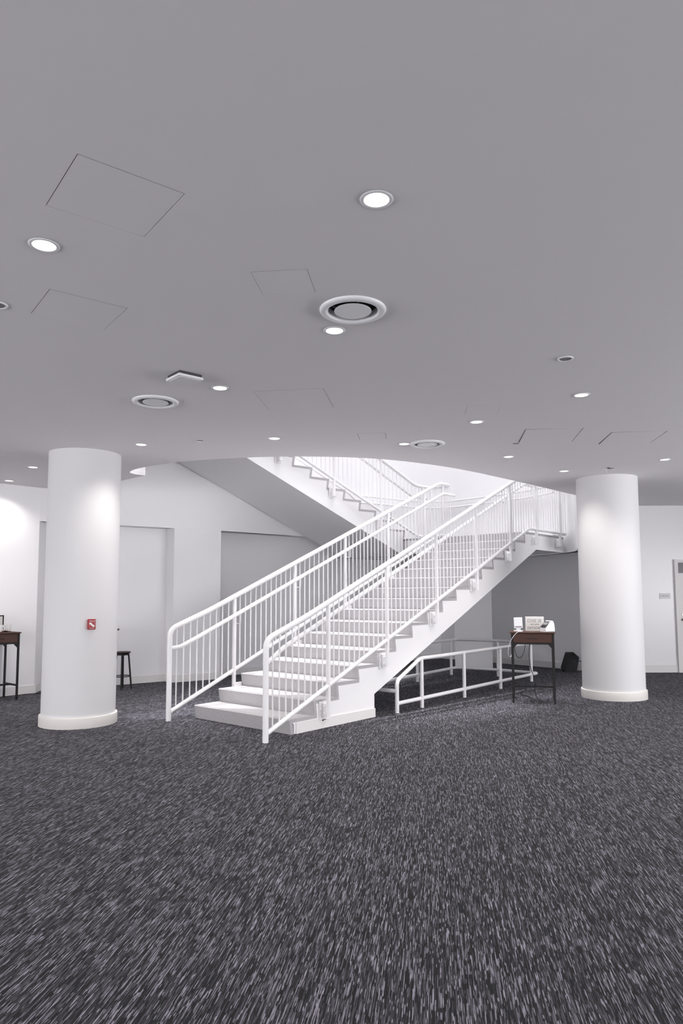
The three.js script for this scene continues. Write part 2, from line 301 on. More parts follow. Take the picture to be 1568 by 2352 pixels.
// near railing, on the side of the lower flight that faces the room
{
  const v = -0.085, u0 = -0.425, t = partGroup('stair_railing', 'white steel railing along the near side', stair);
  const H = 1.02, kn = 5.66, top = LAND + H;
  mesh('top_rail', tube([lowF(u0, 0, v), lowF(u0, noseL(u0 + 0.06) + H + 0.01, v), lowF(0.2, noseL(0.2) + H, v), lowF(kn, top, v), lowF(7.2, top, v), lowF(7.36, top, v + 0.3)], RT, 0.10, 14), M.steel, t);
  mesh('bottom_rail', tube([lowF(u0 + 0.01, 0.085, v), lowF(kn, 2.605, v), lowF(7.18, 2.605, v), lowF(7.24, 2.6, v + 0.2), lowF(7.0, 2.6, v + 0.2)], RB, 0.06, 12), M.steel, t);
  const bot = u => u < kn ? 0.085 + (u - u0 - 0.01) * (2.605 - 0.085) / (kn - u0 - 0.01) : 2.605, tp = u => u < kn ? noseL(u) + H - (u < 0.2 ? 0.0 : 0) : top;
  mesh('handrail', tube([lowF(u0 + 0.005, 0.80, v), lowF(u0 + 0.09, 0.80, v + 0.05), lowF(-0.1, noseL(-0.1) + 0.81, 0.0), lowF(kn + 0.03, LAND + 0.82, 0.0), lowF(6.1, LAND + 0.82, 0.0)], 0.025, 0.08, 12), M.steel, t);
  const posts = [0.53, 1.63, 2.77, 3.87, 4.98, 5.93, 6.91];
  posts.forEach((u, i) => {
    const yb = u < kn ? noseL(u) - 0.26 : LAND - 0.20;
    rod('post', lowF(u, yb, v), lowF(u, tp(u), v), RP, M.steel, t, 14);
    bracket(t, u, u < kn ? noseL(u) - 0.185 : LAND - 0.135, 0, 0, 0.0);
    if (u < 6.2) mesh('handrail_bracket', tube([lowF(u, tp(u) - 0.36, v + 0.02), lowF(u + 0.03, tp(u) - 0.36, 0.0), lowF(u + 0.035, tp(u) - 0.21, 0.0)], 0.006, 0.01, 6), M.steel, t);
  });
  mesh('rust_patch', merge([box(0.05, 0.016, 0.004, 0, 0, 0), box(0.016, 0.024, 0.004, -0.024, -0.006, 0.0004)]), M.rust, t).position.set(0.545, noseL(0.53) - 0.288, 0.012);
  const stops = [u0, ...posts];
  stops.forEach((a, i) => {
    const b = stops[i + 1] ?? 7.24, n = Math.round((b - a) / 0.0955) - (stops[i + 1] ? 1 : 0);
    for (let k = 1; k <= n; k++) { const u = a + (b - a) * k / (n + 1); rod('baluster', lowF(u, bot(u), v), lowF(u, tp(u), v), RBAL, M.steel, t); }
  });
  for (const [u, w] of [[7.245, 0.0], [7.29, 0.09]]) rod('baluster', lowF(u, 2.6, w), lowF(u, top, w), RBAL, M.steel, t);
}
// inner railing: far side of the lower flight, round the well end, up the near side of the upper flight
{
  const v = WID + 0.085, u0 = -0.31, H = 1.02, kn = 5.69, top = LAND + H, ue = 6.06;
  const t = partGroup('stair_railing', 'white steel railing between the two flights', stair);
  const sE = 5.45, tE = -0.085, hr = 0.82;
  const path = y => [upF(-0.60, y, tE), upF(-0.22, y, tE)];
  mesh('top_rail', tube([lowF(u0, 0, v), lowF(u0, noseL(u0 + 0.06) + H + 0.01, v), lowF(0.3, noseL(0.3) + H, v), lowF(kn, top, v), lowF(ue, top, v), upF(-0.60, top, tE), upF(-0.22, top, tE), upF(sE, noseU(sE) + H, tE)], RT, 0.10, 14), M.steel, t);
  const uy = s => s < -0.24 ? 2.615 : 2.615 + (s + 0.24) * R / G2;
  mesh('bottom_rail', tube([lowF(u0 + 0.01, 0.10, v), lowF(kn - 0.02, 2.605, v), lowF(ue, 2.605, v), upF(-0.60, 2.615, tE), upF(-0.24, 2.615, tE), upF(sE, uy(sE), tE)], RB, 0.06, 12), M.steel, t);
  mesh('handrail', tube([lowF(u0 + 0.005, 0.86, v), lowF(u0 + 0.10, 0.865, v - 0.05), lowF(0.02, noseL(0.02) + 0.80, WID - 0.0), lowF(kn, LAND + hr, WID), lowF(6.1, LAND + hr, WID)], 0.025, 0.08, 12), M.steel, t);
  mesh('handrail', tube([upF(-0.62, LAND + hr, 0), upF(-0.22, LAND + hr, 0), upF(sE, noseU(sE) + hr, 0)], 0.025, 0.08, 12), M.steel, t);
  const bot = u => u < kn - 0.02 ? 0.10 + (u - u0 - 0.01) * 2.505 / (kn - u0 - 0.03) : 2.605, tp = u => u < kn ? noseL(u) + H : top;
  const posts = [0.70, 1.83, 2.95, 4.08, 5.18, 5.80];
  posts.forEach(u => {
    const yb = u < kn ? noseL(u) - 0.27 : LAND - 0.2;
    rod('post', lowF(u, yb, v), lowF(u, tp(u), v), RP, M.steel, t, 14);
    bracket(t, u, u < kn ? noseL(u) - 0.185 : LAND - 0.135, -WID, Math.PI, 0.0);
    mesh('handrail_bracket', tube([lowF(u, tp(u) - 0.36, v - 0.02), lowF(u + 0.03, tp(u) - 0.36, WID), lowF(u + 0.035, tp(u) - 0.21, WID)], 0.006, 0.01, 6), M.steel, t);
  });
  const stops = [u0, ...posts, ue];
  for (let i = 0; i < stops.length - 1; i++) { const a = stops[i], b = stops[i + 1], n = Math.max(1, Math.round((b - a) / 0.0975) - 1); for (let k = 1; k <= n; k++) { const u = a + (b - a) * k / (n + 1); rod('baluster', lowF(u, bot(u), v), lowF(u, tp(u), v), RBAL, M.steel, t); } }
  const c0 = lowF(ue, 0, v), c1 = upF(-0.60, 0, tE);
  for (let k = 0; k <= 4; k++) { const q = k / 4, x = c0[0] + (c1[0] - c0[0]) * q, z = c0[2] + (c1[2] - c0[2]) * q; rod('baluster', [x, 2.61, z], [x, top, z], RBAL, M.steel, t); }
  const up = [-0.40, 0.69, 1.80, 2.93, 4.05, 5.15], ty = s => s < -0.22 ? top : noseU(s) + H;
  up.forEach((s, i) => {
    const a = upF(s, s < 0 ? LAND - 0.2 : noseU(s) - 0.30, tE), b = upF(s, ty(s), tE); rod('post', a, b, RP, M.steel, t, 14);
    if (s > 0) { const c = upF(s, noseU(s) - 0.22, 0); bracket(t, c[0], c[1], c[2], Math.PI - Math.PI + 0.1745 * 1, 0.0); }
    mesh('handrail_bracket', tube([upF(s, ty(s) - 0.36, tE + 0.02), upF(s - 0.03, ty(s) - 0.36, 0), upF(s - 0.035, ty(s) - 0.21, 0)], 0.006, 0.01, 6), M.steel, t);
    const e = up[i + 1] ?? sE, n = Math.round((e - s) / 0.0975) - 1;
    for (let k = 1; k <= n; k++) { const q = s + (e - s) * k / (n + 1); rod('baluster', upF(q, uy(q), tE), upF(q, ty(q), tE), RBAL, M.steel, t); }
  });
}
// handrails on the stairwell wall
{
  const t = thing('wall_handrail', 'pair of white handrails on the curved wall behind the landing', 'handrail', [OX, 0, OZ], TURN);
  const line = [[6.0, 3.95], [6.31, 3.80], [7.16, 3.60], [7.70, 3.41], [7.98, 3.08], [7.96, 2.4], [7.86, 1.72], [7.70, 0.95], [7.36, 0.22]].map(([u, v]) => [u, -v]);
  const c = smooth(line, 40);
  mesh('handrail', tube([upF(5.45, noseU(5.45) + 0.89, 1.65), upF(0, noseU(0) + 0.89, 1.65), ...c.map(([x, z]) => [x, 3.445, z])], 0.021, 0.03, 10), M.steel, t);
  mesh('handrail', tube(c.slice(1).map(([x, z]) => [x, 3.585, z]), 0.021, 0.02, 10), M.steel, t);
  for (const i of [4, 10, 17, 24, 31, 37]) {
    const [x, z] = c[i], n = norm(c[i], c[i + 1]);
    mesh('rail_bracket', tube([[x, 3.585, z], [x, 3.445, z], [x - n[0] * -0.085, 3.40, z - n[1] * -0.085]], 0.007, 0.01, 6), M.steel, t);
  }
}
// low barrier around the space under the flight
{
  const t = thing('barrier_rail', 'low white tubular barrier rail enclosing the space under the stairs', 'railing', [OX, 0, OZ], TURN);
  const r = 0.026, h = 0.645, A = [1.87, -0.05], B = [2.44, -0.04], E = [6.22, 0.105], F = [6.28, 0.9], C = [6.16, 1.72], D = [1.87, 1.32];
  mesh('top_rail', tube([lowF(A[0], 0, A[1]), lowF(A[0], 0.40, A[1]), lowF(B[0] - 0.03, h, B[1]), lowF(E[0], h, E[1]), lowF(F[0], h, F[1]), lowF(C[0], h, C[1]), lowF(2.44, h, 1.37), lowF(D[0], 0.40, D[1]), lowF(D[0], 0, D[1])], r, 0.07, 12), M.steel, t);
  mesh('bottom_rail', tube([lowF(A[0], 0.118, A[1]), lowF(E[0], 0.118, E[1]), lowF(F[0], 0.118, F[1]), lowF(C[0], 0.118, C[1]), lowF(D[0], 0.118, D[1])], r, 0.07, 12), M.steel, t);
  mesh('end_rail', tube([lowF(A[0], 0.27, A[1]), lowF(D[0], 0.27, D[1])], r, 0.02, 12), M.steel, t);
  for (const [u, v] of [B, [3.59, 0.0], [4.78, 0.05], [5.97, 0.098], F, [5.97, 1.702], [4.70, 1.59], [3.40, 1.465]]) rod('post', lowF(u, 0, v), lowF(u, h, v), r, M.steel, t, 14);
}
// pier under the landing
{
  const c = P(7.08, 1.87), pt = (u, v, d) => { const [x, z] = P(u, v); return [x - c[0] + 0.22 * d, z - c[1] - 0.98 * d]; };
  const t = thing('pier', 'plain white pier holding up the landing behind the low barrier', 'pier', [c[0], 0, c[1]]);
  mesh('shaft', slab([pt(7.13, 1.47, 0), pt(7.03, 2.27, 0), pt(7.03, 2.27, 0.34), pt(7.13, 1.47, 0.34)], 0, UNDER), M.wall, t);
}

// ------------------------------------------------------------------ columns
function column(x, z, r, label) {
  const t = thing('column', label, 'column', [x, 0, z]);
  mesh('shaft', lathe([[0, 0], [r, 0], [r, CEIL + 0.03], [0, CEIL + 0.03]].map(([a, b]) => [Math.max(a, 0.0001), b]), 72), M.colw, t);
  mesh('base_trim', lathe([[r - 0.005, 0], [r + 0.022, 0], [r + 0.022, 0.112], [r + 0.016, 0.122], [r - 0.005, 0.122]], 72), M.colbase, t);
  return t;
}
const COL1 = [-3.118, -8.392], COL2 = [3.932, -10.309];
column(...COL1, 0.415, 'thick round white column on the left carrying the red fire alarm box');
column(...COL2, 0.432, 'thick round white column on the right beside the desk with the sign');

// ------------------------------------------------------------------ ceiling fittings
const lensGeo = new THREE.CylinderGeometry(0.056, 0.056, 0.004, 32), ringGeo = lathe([[0.056, -0.004], [0.062, -0.007], [0.072, -0.004], [0.074, 0.0], [0.056, 0.0]], 40);
function downlight(x, z, label, group) {
  const t = thing('downlight', label, 'ceiling light', [x, CEIL, z], 0, group);
  mesh('trim_ring', ringGeo, M.white, t);
  const l = mesh('lens', lensGeo, M.lens, t); l.position.y = -0.0015;
  const s = new THREE.SpotLight(0xfff9f4, SPOT, 0, 1.14, 0.55, 2); s.position.set(0, -0.012, 0); s.target.position.set(0, -3, 0);
  s.castShadow = true; s.shadow.radius = 2.8; s.shadow.mapSize.set(512, 512); t.add(s, s.target);
}
const LG = 'recessed downlights';
[[0.154, -2.908, 'round recessed downlight nearest the viewer, largest and brightest'],
[-1.457, -3.294, 'round recessed downlight near the left edge beside the large square ceiling hatch'],
[-0.046, -4.416, 'round recessed downlight touching the rim of the nearest round air diffuser'],
[-1.008, -5.665, 'round recessed downlight beside the square white ceiling box'],
[-2.279, -7.819, 'round recessed downlight just right of the left column top'],
[-0.739, -7.536, 'round recessed downlight above the left end of the stair opening'],
[1.340, -6.837, 'round recessed downlight between the farthest diffuser and the right hatch'],
[2.068, -5.908, 'round recessed downlight on the right, nearest of those right of the stairs'],
[0.708, -7.837, 'round recessed downlight touching the left rim of the farthest diffuser'],
[2.073, -8.601, 'round recessed downlight right of the farthest diffuser, over the stair opening edge'],
[3.092, -9.631, 'round recessed downlight just left of the right column top'],
[4.123, -8.823, 'round recessed downlight at the right edge beyond the right column'],
[-4.107, -9.183, 'round recessed downlight just left of the left column top'],
[-4.936, -10.259, 'round recessed downlight at the far left edge above the mug table']].forEach(a => downlight(a[0], a[1], a[2], LG));
downlight(...P(-0.12, 3.75), 'round recessed downlight hidden behind the left column', LG);
for (const [x, z] of [[3.3, -3.6], [-3.6, -5.4], [7.5, -11.9], [-2.9, -1.0], [2.2, -0.8], [-6.4, -7.6], [6.2, -6.6]]) downlight(x, z, 'round recessed downlight outside the picture', 'downlights outside the picture');

for (const [i, [x, z, r]] of diffusers.entries()) {
  const t = thing('air_diffuser', ['large round white air diffuser nearest the viewer', 'round white air diffuser on the left beside the square ceiling box', 'round white air diffuser farthest away, near the stair opening'][i], 'air vent', [x, CEIL, z], 0, 'round ceiling diffusers');
  mesh('outer_ring', lathe([[r, 0.002], [r * 1.0, -0.006], [r * 0.97, -0.016], [r * 0.90, -0.021], [r * 0.80, -0.020], [r * 0.745, -0.008], [r * 0.74, 0.03], [r * 0.78, 0.03], [r * 0.8, 0.002]], 64), M.white, t);
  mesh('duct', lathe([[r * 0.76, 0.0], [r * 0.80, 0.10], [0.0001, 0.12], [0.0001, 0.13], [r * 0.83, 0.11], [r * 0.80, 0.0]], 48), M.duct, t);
  const d = mesh('centre_disc', lathe([[0.0001, -0.016], [r * 0.53, -0.016], [r * 0.56, -0.012], [r * 0.555, -0.006], [0.0001, 0.006]], 48), M.white, t);
  for (let k = 0; k < 3; k++) { const a = k * 2.094 + 1.2; rod('spoke', [Math.cos(a) * r * 0.4, 0.01, Math.sin(a) * r * 0.4], [Math.cos(a) * r * 0.79, 0.045, Math.sin(a) * r * 0.79], 0.006, M.grey, t); }
}
{
  const t = thing('ceiling_box', 'square white flat box mounted under the ceiling on the left', 'ceiling box', [-1.226, CEIL, -5.335], 0.72);
  mesh('housing', rbox(0.215, 0.022, 0.215, 0.009, 0, -0.033, 0), M.white, t); mesh('mount', box(0.19, 0.024, 0.19, 0, -0.011, 0), M.duct, t);  // mount coloured dark to stand for the shadow above the housing
  mesh('face_plate', rbox(0.175, 0.004, 0.175, 0.0015, 0, -0.0445, 0), M.ceil, t);
}
for (const [x, z, l] of [[1.634, -4.980, 'small round white ceiling speaker on the right'], [-2.030, -3.995, 'small round white ceiling speaker cut by the left edge']]) {
  const t = thing('ceiling_speaker', l, 'speaker', [x, CEIL, z], 0, 'small ceiling speakers');
  mesh('rim', lathe([[0.058, 0], [0.056, -0.006], [0.048, -0.008], [0.042, -0.003], [0.042, 0]], 40), M.white, t); mesh('grille', cyl(0.044, 0.004, 0, -0.001, 0, 32), M.grey, t);
}
{
  const t = thing('sprinkler_cover', 'tiny round cover plate in the ceiling left of the stair opening', 'sprinkler', [-1.578, CEIL, -7.651]);
  mesh('cover_plate', cyl(0.038, 0.004, 0, -0.010, 0, 32), M.white, t); mesh('cup', cyl(0.032, 0.01, 0, -0.004, 0, 24), M.dark, t);
  const s = thing('ceiling_slot', 'small dark slot plate at the corner of the right ceiling hatch', 'slot plate', [1.979, CEIL, -7.848], 0.08);
  mesh('plate', box(0.068, 0.003, 0.02, 0, -0.001, 0), M.grey, s); mesh('gap', box(0.058, 0.003, 0.010, 0, -0.003, 0), M.dark, s);
}
{
  const t = thing('ceiling_cutout', 'ragged dark hole in the ceiling in front of the right column top', 'ceiling hole', [3.645, CEIL, -9.46], 0.2);
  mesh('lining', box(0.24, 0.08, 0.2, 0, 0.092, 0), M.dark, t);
  mesh('torn_edge', merge([box(0.05, 0.004, 0.016, -0.066, -0.002, 0.036).rotateY(0.5), box(0.03, 0.006, 0.012, 0.04, 0.004, -0.03)]), M.black, t);
  mesh('loose_wire', tube([[-0.045, 0.06, 0.01], [-0.05, -0.02, 0.02], [-0.04, -0.07, 0.025]], 0.004, 0.02, 6), M.cablew, t);
}

// ------------------------------------------------------------------ fire alarm box on the left column
function canvasTex(w, h, draw) { const c = document.createElement('canvas'); c.width = w; c.height = h; draw(c.getContext('2d'), w, h); const t = new THREE.CanvasTexture(c); t.colorSpace = THREE.SRGBColorSpace; return t; }
{
  const ang = 0.62, r = 0.415, t = thing('fire_alarm', 'red fire alarm pull box on the left column', 'fire alarm', [COL1[0] + Math.sin(ang) * r, 1.165, COL1[1] + Math.cos(ang) * r], ang - 0.05);
  mesh('back_box', rbox(0.088, 0.118, 0.04, 0.008, 0, 0, 0.016), M.red, t);
  const front = canvasTex(176, 236, (g, w, h) => {
    g.fillStyle = '#a01422'; g.fillRect(0, 0, w, h); g.fillStyle = '#f3ecec'; g.font = 'bold 30px sans-serif'; g.textAlign = 'center'; g.fillText('FIRE', 48, 44); g.fillText('ALARM', 120, 44);
    g.strokeStyle = '#e9dfe0'; g.lineWidth = 5; g.strokeRect(22, 72, 132, 110); g.save(); g.beginPath(); g.rect(22, 72, 132, 110); g.clip(); g.strokeStyle = '#eeece8'; g.lineWidth = 50; g.beginPath(); g.moveTo(10, 60); g.lineTo(168, 196); g.stroke(); g.restore();
    g.fillStyle = '#efeae6'; g.fillRect(24, 206, 128, 14);
  });
  mesh('face_plate', rbox(0.082, 0.112, 0.006, 0.002, 0, 0, 0.037), M.red, t);
  mesh('face_print', new THREE.PlaneGeometry(0.078, 0.108).translate(0, 0, 0.0405), new THREE.MeshStandardMaterial({ map: front, roughness: 0.35 }), t);
  mesh('pull_handle', rbox(0.060, 0.010, 0.010, 0.003, 0, -0.034, 0.043), M.red, t);
}

// ------------------------------------------------------------------ tables
function makeDesk(label, pos, turn) {
  const t = thing('console_desk', label, 'desk', pos, turn, 'tall brown console desks');
  const w = 0.575, d = 0.44, h = 0.97, k = 0.026, x = w / 2 - k / 2, z = d / 2 - k / 2;
  mesh('desk_top', rbox(w + 0.03, 0.018, d + 0.03, 0.004, 0, h - 0.009, 0), M.wood, t);
  for (const [sx, sz] of [[-1, 1], [1, 1], [-1, -1], [1, -1]]) mesh('leg', box(k, h - 0.018, k, sx * x, (h - 0.018) / 2, sz * z), M.iron, t);
  mesh('drawer_box', box(w - 2 * k, 0.125, d - 2 * k, 0, h - 0.083, -0.004), M.darkwood, t);
  const f = mesh('drawer_front', rbox(w - 2 * k - 0.004, 0.124, 0.016, 0.003, 0, h - 0.083, d / 2 - 0.012), M.wood, t);
  mesh('handle', tube([[-0.06, h - 0.085, d / 2 - 0.004], [-0.06, h - 0.085, d / 2 + 0.022], [0.06, h - 0.085, d / 2 + 0.022], [0.06, h - 0.085, d / 2 - 0.004]], 0.005, 0.01, 8), M.iron, f);
  for (const s of [-1, 1]) {
    mesh('apron', box(w - 2 * k, 0.024, k, 0, h - 0.158, s * z), M.iron, t); mesh('apron', box(k, 0.15, d - 2 * k, s * x, h - 0.095, 0), M.iron, t);
    mesh('stretcher', box(k * 0.8, 0.024, d - 2 * k, s * x, 0.205, 0), M.iron, t);
    for (const e of [-1, 1]) mesh('gusset', prism([[0, 0], [0, -0.06], [e * 0.055, 0]], s * z - 0.008, s * z + 0.008).translate(-e * (x - k / 2), h - 0.17, 0), M.iron, t);
  }
  mesh('stretcher', box(w - k, 0.024, k * 0.8, 0, 0.205, 0), M.iron, t);
  return t;
}
const D2 = [2.668, 0, -9.93], D2T = -0.26;
makeDesk('tall brown desk on the right holding the lettered sign', D2, D2T);
const dl = P(-0.95, 5.10);
makeDesk('tall brown desk at the left edge holding the mugs', [dl[0], 0, dl[1]], TURN);
// a point on the right desk: x along, z to the front
const on2 = (x, z, y = 0.97) => [D2[0] + x * Math.cos(D2T) + z * Math.sin(D2T), y, D2[2] - x * Math.sin(D2T) + z * Math.cos(D2T)];
{
  const t = thing('tablet_stand', 'white tablet stand at the left end of the right desk', 'tablet stand', on2(-0.185, 0.02), D2T - 0.1);
  mesh('base', rbox(0.125, 0.012, 0.10, 0.005, 0, 0.006, 0), M.white, t);
  mesh('stem', prism([[-0.012, 0.008], [0.018, 0.008], [0.006, 0.062], [-0.012, 0.062]], -0.03, 0.03).rotateY(-Math.PI / 2), M.white, t);
  const p = mesh('panel', rbox(0.118, 0.152, 0.012, 0.005, 0, 0, 0, 3), M.white, t); p.position.set(-0.004, 0.118, 0.0); p.rotation.set(-0.16, 0, 0.045);
  mesh('ledge', rbox(0.095, 0.012, 0.024, 0.004, 0, -0.054, 0.012), M.grey, p);
}
{
  const map = canvasTex(500, 400, (g, w, h) => {
    g.fillStyle = '#efede9'; g.fillRect(0, 0, w, h); g.fillStyle = '#3c3334'; g.textAlign = 'center'; g.textBaseline = 'alphabetic';
    const tall = (s, x, y, sx, sy, f) => { g.save(); g.translate(x, y); g.scale(sx, sy); g.font = f; g.fillText(s, 0, 0); g.restore(); };
    tall('COME IN', w / 2 - 4, 160, 0.98, 1.36, '92px serif'); tall('· we are ·', w / 2, 232, 1.15, 1, 'italic bold 62px serif'); tall('AWESOME', w / 2, 358, 0.88, 1.18, '92px serif');
  });
  const t = thing('lettered_sign', 'white sign with dark hand lettering on the right desk', 'sign', on2(0.035, -0.10), D2T);
  const b = mesh('board', rbox(0.255, 0.203, 0.026, 0.003, 0, 0.1015, 0), M.white, t);
  mesh('lettering', new THREE.PlaneGeometry(0.247, 0.196).translate(0, 0.1015, 0.0136), new THREE.MeshStandardMaterial({ map, roughness: 0.6 }), t);
}
{
  const t = thing('label_printer', 'small white label printer with dark glossy front on the right desk', 'printer', on2(0.205, 0.04), D2T - 0.85);
  const prof = [[-0.075, 0], [0.08, 0], [0.08, 0.035], [0.072, 0.10], [0.055, 0.135], [0.03, 0.142], [-0.01, 0.115], [-0.05, 0.062], [-0.075, 0.045]];
  mesh('housing', new THREE.ExtrudeGeometry(new THREE.Shape(prof.map(([x, y]) => new THREE.Vector2(x, y))), { depth: 0.10, bevelEnabled: true, bevelSize: 0.006, bevelThickness: 0.008, bevelSegments: 3 }).translate(0, 0.006, -0.05).rotateY(Math.PI / 2), M.white, t);
  const c = mesh('cover', rbox(0.104, 0.118, 0.012, 0.003), M.blackgloss, t); c.position.set(0, 0.100, 0.034); c.rotation.x = -0.86;
  mesh('window', rbox(0.080, 0.05, 0.006, 0.002, 0, 0.012, 0.005), M.chrome, c);
  mesh('paper_slot', box(0.086, 0.012, 0.02, 0, 0.056, 0.068), M.black, t);
}
// cables of the right desk
function cable(name, pts, r, m, label, cat = 'cable') { const o = mesh(numbered(name), new THREE.TubeGeometry(new THREE.CatmullRomCurve3(pts.map(p => new THREE.Vector3(...p))), 60, r, 6), m, scene); o.userData = { label, category: cat }; return o; }
cable('cable', [on2(-0.14, 0.20, 0.974), on2(-0.19, 0.245, 0.972), on2(-0.26, 0.262, 0.90), on2(-0.31, 0.25, 0.80), on2(-0.33, 0.22, 0.66), on2(-0.30, 0.15, 0.62), on2(-0.27, 0.0, 0.74), on2(-0.22, -0.1, 0.80)], 0.0035, M.cablew, 'white cable looping from the tablet stand beside the right desk');
cable('cable', [on2(-0.10, 0.0, 0.79), on2(-0.12, 0.02, 0.68), on2(-0.17, 0.02, 0.60), on2(-0.21, 0.01, 0.61), on2(-0.24, 0.0, 0.68), on2(-0.25, 0.0, 0.77)], 0.004, M.cable, 'black cable sagging below the left part of the right desk');
cable('cable', [on2(-0.04, 0.0, 0.80), on2(-0.05, 0.01, 0.62), on2(-0.03, 0.03, 0.45), on2(0.02, 0.03, 0.30), on2(0.02, 0.02, 0.12), on2(0.06, 0.04, 0.03), on2(0.10, 0.12, 0.006), on2(0.08, 0.20, 0.005)], 0.0055, M.cable, 'thick black cable hanging to the carpet under the right desk');
cable('cable', [on2(0.02, -0.02, 0.006), on2(-0.05, -0.35, 0.006), on2(-0.2, -0.7, 0.006), on2(-0.1, -1.2, 0.006)], 0.005, M.cable, 'black cable lying on the carpet behind the right desk');

// left desk: mugs and framed picture
{
  const map = canvasTex(512, 128, (g, w, h) => {
    g.fillStyle = '#f0eeee'; g.fillRect(0, 0, w, h); let s = 7; const q = () => (s = (s * 16807) % 2147483647) / 2147483647;
    for (let i = 0; i < 70; i++) { const x = q() * w, a = 8 + q() * 26; g.fillStyle = ['#3a2523', '#5b3a30', '#8a6a58', '#2b2024'][i % 4]; g.beginPath(); g.ellipse(x, h * 0.80, a, 5 + q() * 12, 0, 0, 7); g.fill(); }
    g.fillStyle = '#f0eeee'; g.fillRect(0, h * 0.9, w, h); g.fillStyle = '#4b5f8e'; for (const x of [70, 250, 430]) { g.beginPath(); g.ellipse(x, 40, 7, 9, 0.4, 0, 7); g.fill(); }
  });
  const mm = new THREE.MeshStandardMaterial({ map, roughness: 0.25 });
  const spots = [[-0.775, 5.06, 'white printed mug at the right end of the left desk', 2.6], [-0.90, 5.02, 'white printed mug cut by the left edge of the picture', -0.2]];
  for (const [u, v, l, a] of spots) {
    const [x, z] = P(u, v), t = thing('mug', l, 'mug', [x, 0.97, z], a, 'printed mugs');
    mesh('cup', lathe([[0.0001, 0.002], [0.043, 0.002], [0.050, 0.010], [0.053, 0.05], [0.054, 0.105], [0.050, 0.105], [0.048, 0.012], [0.0001, 0.010]], 40), mm, t);
    mesh('handle', tube([[0.050, 0.085, 0], [0.085, 0.080, 0], [0.088, 0.035, 0], [0.049, 0.028, 0]], 0.006, 0.02, 8), M.white, t);
  }
  const [x, z] = P(-0.87, 5.26), t = thing('picture_frame', 'thin black picture frame standing behind the mugs at the left edge', 'picture frame', [x, 0.97, z], TURN);
  const w = 0.26, h = 0.24, k = 0.016;
  mesh('frame', merge([box(w, k, 0.018, 0, k / 2, 0), box(w, k, 0.018, 0, h - k / 2, 0), box(k, h, 0.018, -w / 2 + k / 2, h / 2, 0), box(k, h, 0.018, w / 2 - k / 2, h / 2, 0)]), M.black, t);
  mesh('sheet', box(w - 2 * k, h - 2 * k, 0.006, 0, h / 2, 0), std(0xd4d2d0, 0.3), t);
}
{ const a = P(-0.72, 5.25), b = P(-0.4, 5.20), c = P(-0.1, 5.18), d = P(0.2, 5.3); cable('cable', [[a[0], 0.006, a[1]], [b[0], 0.02, b[1]], [c[0], 0.012, c[1]], [d[0], 0.006, d[1]]], 0.005, M.cable, 'black cable on the carpet beside the left desk'); }

// ------------------------------------------------------------------ stool and round table behind the left column
{
  const t = thing('stool', 'dark round bar stool right behind the left column', 'stool', [-3.55, 0, -11.40], 0.22);
  const h = 0.595; mesh('seat', lathe([[0.0001, h - 0.03], [0.10, h - 0.03], [0.125, h - 0.018], [0.128, h - 0.008], [0.120, h], [0.0001, h - 0.004]], 40), M.darkwood, t);
  mesh('apron', lathe([[0.085, h - 0.055], [0.10, h - 0.055], [0.10, h - 0.028], [0.085, h - 0.028]], 32), M.iron, t);
  for (let k = 0; k < 4; k++) { const a = k * Math.PI / 2, c = Math.cos(a), s = Math.sin(a); rod('leg', [c * 0.092, h - 0.035, s * 0.092], [c * 0.145, 0, s * 0.145], 0.014, M.iron, t, 10); }
  mesh('foot_ring', new THREE.TorusGeometry(0.128, 0.008, 8, 40).rotateX(Math.PI / 2).translate(0, 0.205, 0), M.iron, t);
  const b = thing('bar_table', 'round brown bar table almost hidden behind the left column', 'table', [-3.895, 0, -11.38]);
  mesh('table_top', lathe([[0.0001, 0.93], [0.25, 0.93], [0.275, 0.938], [0.28, 0.948], [0.275, 0.957], [0.0001, 0.958]], 48), M.wood, b);
  mesh('pedestal', cyl(0.03, 0.92, 0, 0.47, 0, 16), M.iron, b); mesh('foot', lathe([[0.0001, 0.0], [0.14, 0.0], [0.14, 0.012], [0.03, 0.03], [0.0001, 0.03]], 40), M.iron, b);
}
// ------------------------------------------------------------------ floor monitor speaker
{
  const t = thing('floor_speaker', 'black wedge loudspeaker tilted on the carpet by the far wall', 'speaker', [4.40, 0, -13.72], -0.2);
  const v = a => a.map(p => new THREE.Vector3(...p));
  mesh('cabinet', new ConvexGeometry(v([[-0.10, 0.335, 0.07], [-0.185, 0.085, 0.10], [-0.10, 0.0, 0.14], [0.105, 0.0, 0.14], [0.155, 0.215, 0.09], [0.03, 0.25, 0.10], [-0.07, 0.365, -0.10], [0.08, 0.365, -0.12], [0.185, 0.27, -0.08], [0.12, 0.0, -0.12], [-0.13, 0.0, -0.10]])), M.black, t);
  mesh('top_handle', box(0.14, 0.012, 0.03, 0.035, 0.322, -0.03).rotateZ(-0.0), M.dark, t);
  cable('cable', [[4.53, 0.20, -13.70], [4.62, 0.19, -13.66], [4.665, 0.12, -13.62], [4.63, 0.05, -13.6], [4.56, 0.02, -13.58], [4.66, 0.012, -13.55], [4.8, 0.008, -13.35]], 0.007, M.cable, 'black cable looping from the tilted loudspeaker to the carpet');
}
